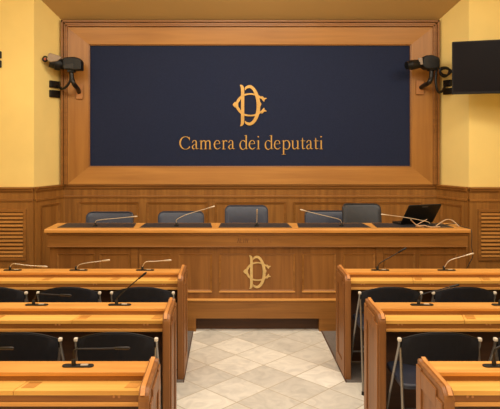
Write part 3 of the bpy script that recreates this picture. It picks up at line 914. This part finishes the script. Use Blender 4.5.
# ------------------------------------------------------------------ folding chairs
def make_chair(label, loc):
    t = thing('folding_chair', label, 'chair', loc, 0, 'black folding chairs at the desk rows')
    hw = 0.228
    for s_ in (-1, 1):
        x = s_ * hw
        bm = NB(); tube(bm, [(x, 0, 0.72), (x, 0.006, 0.68), (x, 0.19, 0.36), (x, 0.37, 0.012)], 0.0085, 8)
        obj('leg', bm, M_CHROME, t, local=True, smooth=True)
        bm = NB(); tube(bm, [(x * 0.97, 0.004, 0.67), (x * 0.97, -0.04, 0.36), (x * 0.97, -0.085, 0.012)], 0.0085, 8)
        obj('leg', bm, M_CHROME, t, local=True, smooth=True)
        bm = NB(); box(bm, x - 0.011, x + 0.011, -0.013, 0.012, 0.707, 0.728)
        obj('corner_cap', bm, M_WHITEC, t, local=True, bevel=0.006)
        for y_ in (0.372, -0.087):
            bm = NB(); lathe(bm, [(0, 0.013), (0.025, 0.012)], (x if y_ > 0 else x * .97, y_, 0), (0, 0, 1), 10)
            obj('rubber_foot', bm, M_BLACK, t, local=True, smooth=True)
    for y_, z_ in ((-0.045, 0.335), (0.28, 0.185)):
        bm = NB(); tube(bm, [(-hw, y_, z_), (hw, y_, z_)], 0.007, 8)
        obj('stretcher', bm, M_CHROME, t, local=True, smooth=True)
    # backrest: arched top edge, bowed in plan
    bm = NB()
    n = 14
    rows = []
    for i in range(n + 1):
        q = -1 + 2 * i / n
        x = q * (hw - 0.010)
        y = -0.035 * (1 - q * q)
        top = 0.717 + 0.05 * (1 - abs(q) ** 2.2)
        bot = 0.585 - 0.012 * (1 - q * q)
        col = []
        for (yy, zz) in ((y - 0.008, bot), (y - 0.010, (top + bot) / 2), (y - 0.006, top - 0.006), (y, top), (y + 0.006, top - 0.006), (y + 0.010, (top + bot) / 2), (y + 0.008, bot)):
            col.append(bm.verts.new((x, yy, zz)))
        rows.append(col)
    m = 7
    for a_, b_ in zip(rows, rows[1:]):
        for k_ in range(m):
            j = (k_ + 1) % m
            bm.faces.new((a_[k_], a_[j], b_[j], b_[k_]))
    bm.faces.new(list(reversed(rows[0]))); bm.faces.new(rows[-1])
    bk = obj('backrest', bm, M_BLKT, t, local=True, smooth=True)
    bm = NB()
    tube(bm, [(q * (hw - .006), -0.035 * (1 - q * q), 0.7185 + 0.05 * (1 - abs(q) ** 2.2)) for q in [-1 + 2 * i / 16 for i in range(17)]], 0.0034, 6)
    obj('edge_trim', bm, M_BLKM, bk, local=True, smooth=True)
    bm = NB(); prism(bm, [(x, y, 0.43) for x, y in rrect(-hw + .014, hw - .014, 0.0, 0.37, 0.05)], (0, 0, 0.03))
    obj('seat', bm, M_SEAT, t, local=True, bevel=0.01, smooth=True)
    return t


YC1, YC2 = 4.37, 3.35
proto = make_chair('black folding chair at the aisle end behind the left desk row nearest the head table', (-0.641, YC1, 0))
spots = [
    (-0.641 - PITCH, YC1, 'black folding chair second from the aisle behind the left desk row nearest the head table'),
    (-0.641 - 2 * PITCH, YC1, 'black folding chair cut by the left picture edge, behind the row nearest head table'),
    (-0.641, YC2, 'black folding chair at the aisle end behind the middle left desk row'),
    (-0.641 - PITCH, YC2, 'black folding chair cut by the left picture edge behind the middle left desk row'),
    (1.196, YC1, 'black folding chair at the aisle end behind the right desk row nearest the head table'),
    (1.196 + PITCH, YC1, 'black folding chair second from the aisle behind the right desk row nearest the head table'),
    (1.196 + 2 * PITCH, YC1, 'black folding chair cut by right picture edge behind the row nearest head table'),
    (1.196, YC2, 'black folding chair with chrome legs showing behind the middle right desk row'),
    (1.196 + PITCH, YC2, 'black folding chair cut by the right picture edge behind the middle right desk row'),
]
for x, y, lb in spots: dup(proto, (x, y, 0), lb)

# ------------------------------------------------------------------ television
tc_ = Vector((3.10, 6.67, 0))
ztv1, ztv0 = PZ(42.2, 6.86), PZ(94.5, 6.86)
t = thing('television', 'black flat television on a wall arm at the upper right', 'television', (3.105, 6.675, ztv0), math.radians(-19))
hw, hh = 0.545, ztv1 - ztv0
bm = NB(); prism(bm, [(x, -0.02, z) for x, z in rrect(-hw, hw, 0, hh, 0.008)], (0, 0.05, 0))
obj('housing', bm, M_TVB, t, local=True, bevel=0.003)
obj('screen', box(NB(), -hw + .014, hw - .014, -0.0225, -0.019, 0.028, hh - 0.014), M_TVS, t, local=True)
obj('badge', box(NB(), -.03, .03, -0.0225, -0.019, 0.008, 0.020), M_SILV, t, local=True, label='small silver badge under the screen')
R = Matrix.Rotation(math.radians(19), 3, 'Z')
bm = NB(); box(bm, -0.15, 0.15, 0.03, 0.05, hh / 2 - .15, hh / 2 + .15)
tube(bm, [(0, 0.04, hh / 2), R @ Vector((0.05, 0.25, hh / 2)), R @ Vector((0, YF - 6.68, hh / 2))], 0.02, 8)
obj('wall_arm', bm, M_BLKM, t, local=True)

# ------------------------------------------------------------------ video cameras on the frame
def splay_point(u, right=False):
    A, B = (Vector((XBR, YB)), Vector((XFR, YF))) if right else (Vector((XFL, YF)), Vector((XBL, YB)))
    lo, hi = 0.0, 1.0
    for _ in range(40):
        m_ = (lo + hi) / 2; p = A.lerp(B, m_)
        if U0 + F * p.x / p.y < u: lo = m_
        else: hi = m_
    return A.lerp(B, lo)


def wall_box(u0, u1, v0, v1, right, label, group, front=False):
    """small black box on the splayed wall (or the flat wall at the far left)"""
    if front:
        a = Vector((PX(u0, YF), YF)); b = Vector((PX(u1, YF), YF))
    else:
        a, b = splay_point(u0, right), splay_point(u1, right)
    mid = (a + b) / 2
    d = b - a; ang = math.atan2(d.y, d.x); wd = d.length
    z1, z0 = PZ(v0, mid.y), PZ(v1, mid.y)
    t = thing('connection_box', label, 'connection box', (mid.x, mid.y, z0), ang, group)
    bm = NB(); box(bm, -wd / 2, wd / 2, -0.03, 0.004, 0, z1 - z0)
    obj('housing', bm, M_BLACK, t, local=True, bevel=0.008)
    bm = NB(); box(bm, -wd * .32, wd * .32, -0.034, -0.028, (z1 - z0) * .18, (z1 - z0) * .82)
    obj('cover', bm, M_BLKM, t, local=True, bevel=0.004)
    return t


GB = 'black boxes on the yellow walls'
wall_box(49, 58.5, 81, 88, False, 'upper black box on the yellow wall below the left camera', GB)
wall_box(49, 58.5, 90.3, 97.5, False, 'lower black box on the yellow wall below the left camera', GB)
wall_box(-8, 1.8, 51.5, 58.5, False, 'upper black box at the far left picture edge', GB, True)
wall_box(-8, 1.8, 60.5, 67.8, False, 'lower black box at the far left picture edge', GB, True)
wall_box(444.5, 452, 80, 86.5, True, 'upper black box beside the television corner', GB)
wall_box(444.5, 454, 88, 94.5, True, 'lower black box beside the television corner', GB)

# left camera
YM = 7.565
p = P(80, 92, YM)
t = thing('video_camera', 'black video camera on a bracket at the upper left of the frame', 'camera', p, 0, 'video cameras on the frame')
bm = NB(); a, b = P(76.5, 99, YM), P(83, 84.5, YM)
prism(bm, [(x, YM + 0.002, z) for x, z in rrect(a.x, b.x, a.z, b.z, 0.012)], (0, -0.02, 0))
obj('mounting_plate', bm, M_PLATE, t, bevel=0.003, label='tan mounting plate')
YH = 7.34
bm = NB(); tube(bm, [P(79, 92, 7.55), P(77.5, 88.5, 7.45), P(74, 84, YH), P(71.8, 78, YH), P(71.3, 71, YH)], 0.028, 10, smooth=5)
obj('arm', bm, M_BLKM, t, smooth=True)
bm = NB(); a = P(68, 72.5, YH); b = P(75, 69.5, YH); box(bm, a.x, b.x, YH - .05, YH + .05, a.z, b.z)
obj('pan_head', bm, M_BLACK, t, bevel=0.008)
bm = NB()
hp = [(62.5, 68.5), (62, 60), (63.5, 57.2), (74, 56.6), (79, 58), (81, 61), (81, 69.8), (72, 70.2)]
prism(bm, [P(u, v, YH - 0.075) for u, v in hp], (0, 0.15, 0))
hb = obj('housing', bm, M_BLACK, t, bevel=0.014)
bm = NB(); prism(bm, [P(u, v, YH - 0.079) for u, v in ((64, 64.5), (73, 63.5), (73.5, 68), (64, 68.5))], (0, 0.004, 0))
obj('side_label', bm, M_BLKM, hb)
a, b = P(64.5, 65, YH), P(49.5, 62, YH - 0.05)
ax = b - a
bm = NB(); lathe(bm, [(0, 0.055), (0.04, 0.062), (0.045, 0.082), (ax.length * .62, 0.082), (ax.length * .66, 0.07), (ax.length, 0.062)], a, ax, 18)
ln = obj('lens', bm, M_BLACK, t, smooth=True)
ax.normalize()
bm = NB()
q = [P(u, v, YH - 0.12) for u, v in ((46.6, 59.5), (48.2, 53.4), (50, 52.8), (60, 56), (61, 58.2), (56.5, 61.2), (50, 62.2))]
prism(bm, q, (0, 0.13, 0))
obj('sun_hood', bm, M_GREYP, ln, bevel=0.008, label='warm grey sun hood')
bm = NB(); c = P(45.6, 59.2, YH - 0.06)
tube(bm, [c + Vector((0.0 + 0.028 * math.cos(k * PI / 8), -0.02, 0.03 * math.sin(k * PI / 8))) for k in range(16)], 0.010, 8, closed=True)
obj('lens_ring', bm, M_BLACK, ln, smooth=True)
bm = NB(); lathe(bm, [(0, 0.016), (0.012, 0.014)], c + Vector((0, -0.012, 0)), (0, -1, 0), 12)
obj('lens_cap', bm, M_PINK, ln, smooth=True, label='small red cap inside the lens ring')
sp1 = splay_point(58)
bm = NB(); tube(bm, [P(70.8, 74, YH), P(70.3, 80, YH - 0.01), P(67, 86, YH), P(62.5, 88.8, 7.4), P(58.5, 86.5, sp1.y - 0.06), P(57, 85.5, sp1.y - 0.045)], 0.016, 8, smooth=5)
obj('cable', bm, M_BLACK, t, smooth=True)

# right camera
p = P(419.5, 88, YM)
t = thing('video_camera', 'black video camera with coiled cable at the upper right of the frame', 'camera', p, 0, 'video cameras on the frame')
bm = NB(); a, b = P(416, 94.5, YM), P(423.5, 80.5, YM)
prism(bm, [(x, YM + 0.002, z) for x, z in rrect(a.x, b.x, a.z, b.z, 0.012)], (0, -0.02, 0))
obj('mounting_plate', bm, M_PLATE, t, bevel=0.003, label='tan mounting plate')
bm = NB(); tube(bm, [P(421, 87.5, 7.55), P(424, 85.5, 7.47), P(429, 82.5, YH), P(431.3, 77, YH), P(431.6, 69, YH)], 0.029, 10, smooth=5)
obj('arm', bm, M_BLKM, t, smooth=True)
bm = NB()
hp = [(423.5, 66.5), (423.5, 57.5), (426, 55.2), (433, 54.8), (439, 57), (440.3, 60), (440.3, 66.5), (436.5, 68.8), (427, 69)]
prism(bm, [P(u, v, YH - 0.075) for u, v in hp], (0, 0.15, 0))
hb = obj('housing', bm, M_BLACK, t, bevel=0.014)
bm = NB(); a = P(428, 70.8, YH); b = P(435.5, 68, YH); box(bm, a.x, b.x, YH - .05, YH + .05, a.z, b.z)
obj('pan_head', bm, M_BLACK, t, bevel=0.008)
a, b = P(425, 63.2, YH), P(406.5, 65.6, YH - 0.05)
ax = b - a
bm = NB(); lathe(bm, [(0, 0.045), (0.045, 0.045), (0.05, 0.05), (0.09, 0.052), (0.10, 0.058), (ax.length - .06, 0.062), (ax.length - .055, 0.056), (ax.length, 0.05)], a, ax, 18)
ln = obj('lens', bm, M_BLACK, t, smooth=True)
bm = NB(); prism(bm, [P(u, v, YH - 0.072) for u, v in ((418.5, 58), (422.6, 57.6), (423.2, 64.5), (419.5, 64.8))], (0, 0.03, 0))
obj('side_clip', bm, M_GREYP, ln, bevel=0.004, label='pale grey clip behind the lens')
cc = P(444.3, 71.5, YH - 0.02)
bm = NB()
pts = [P(438, 66, YH)]
for k in range(22):
    a_ = math.radians(150 - k * 34)
    pts.append(Vector((cc.x + 0.008 * math.sin(k * 0.9) + 0.066 * math.cos(a_) , YH - 0.03 - 0.003 * k + 0.02, cc.z + 0.012 * math.cos(k * 0.31) + 0.058 * math.sin(a_) * (0.72 + .3 * (k % 11 > 5)))))
tube(bm, pts, 0.013, 8, smooth=3)
obj('coiled_cable', bm, M_BLACK, t, smooth=True)
sp2 = splay_point(446, True)
bm = NB(); tube(bm, [P(437, 68, YH), P(435.8, 76, YH - .02), P(436, 85, YH - .03), P(438.5, 92, YH - .02), P(442.5, 91, 7.4), P(445, 86, sp2.y - 0.06), P(446.5, 84, sp2.y - 0.045)], 0.016, 8, smooth=5)
obj('cable', bm, M_BLACK, t, smooth=True)

# ------------------------------------------------------------------ light
def area(name, loc, rot, sx, sy, power, col):
    d = bpy.data.lights.new(name, 'AREA'); d.shape = 'RECTANGLE'; d.size = sx; d.size_y = sy
    d.energy = power; d.color = col
    o = bpy.data.objects.new(name, d); COL.objects.link(o); o.location = loc; o.rotation_euler = rot
    return o


WARM = (1.0, 0.92, 0.79)
area('ceiling_light', (XC, 2.4, ZC - .02), (0, 0, 0), 5.4, 5.4, 275, WARM)
area('splay_fill_light', (XC, 5.5, ZC - .03), (math.radians(55), 0, 0), 2.2, 0.5, 62, (1.0, 0.90, 0.72))  # added fill without a fixture, brightens the splayed walls beside the board
for x in (-2.3, 2.85):
    area('wall_light', (x, 4.9, ZC - .03), (math.radians(60), 0, 0), 1.2, 0.6, 36, (1.0, 0.90, 0.70))
w = bpy.data.worlds.new('world'); SC.world = w; w.use_nodes = True
w.node_tree.nodes['Background'].inputs[0].default_value = (1.0, 0.85, 0.65, 1)
w.node_tree.nodes['Background'].inputs[1].default_value = 0.05
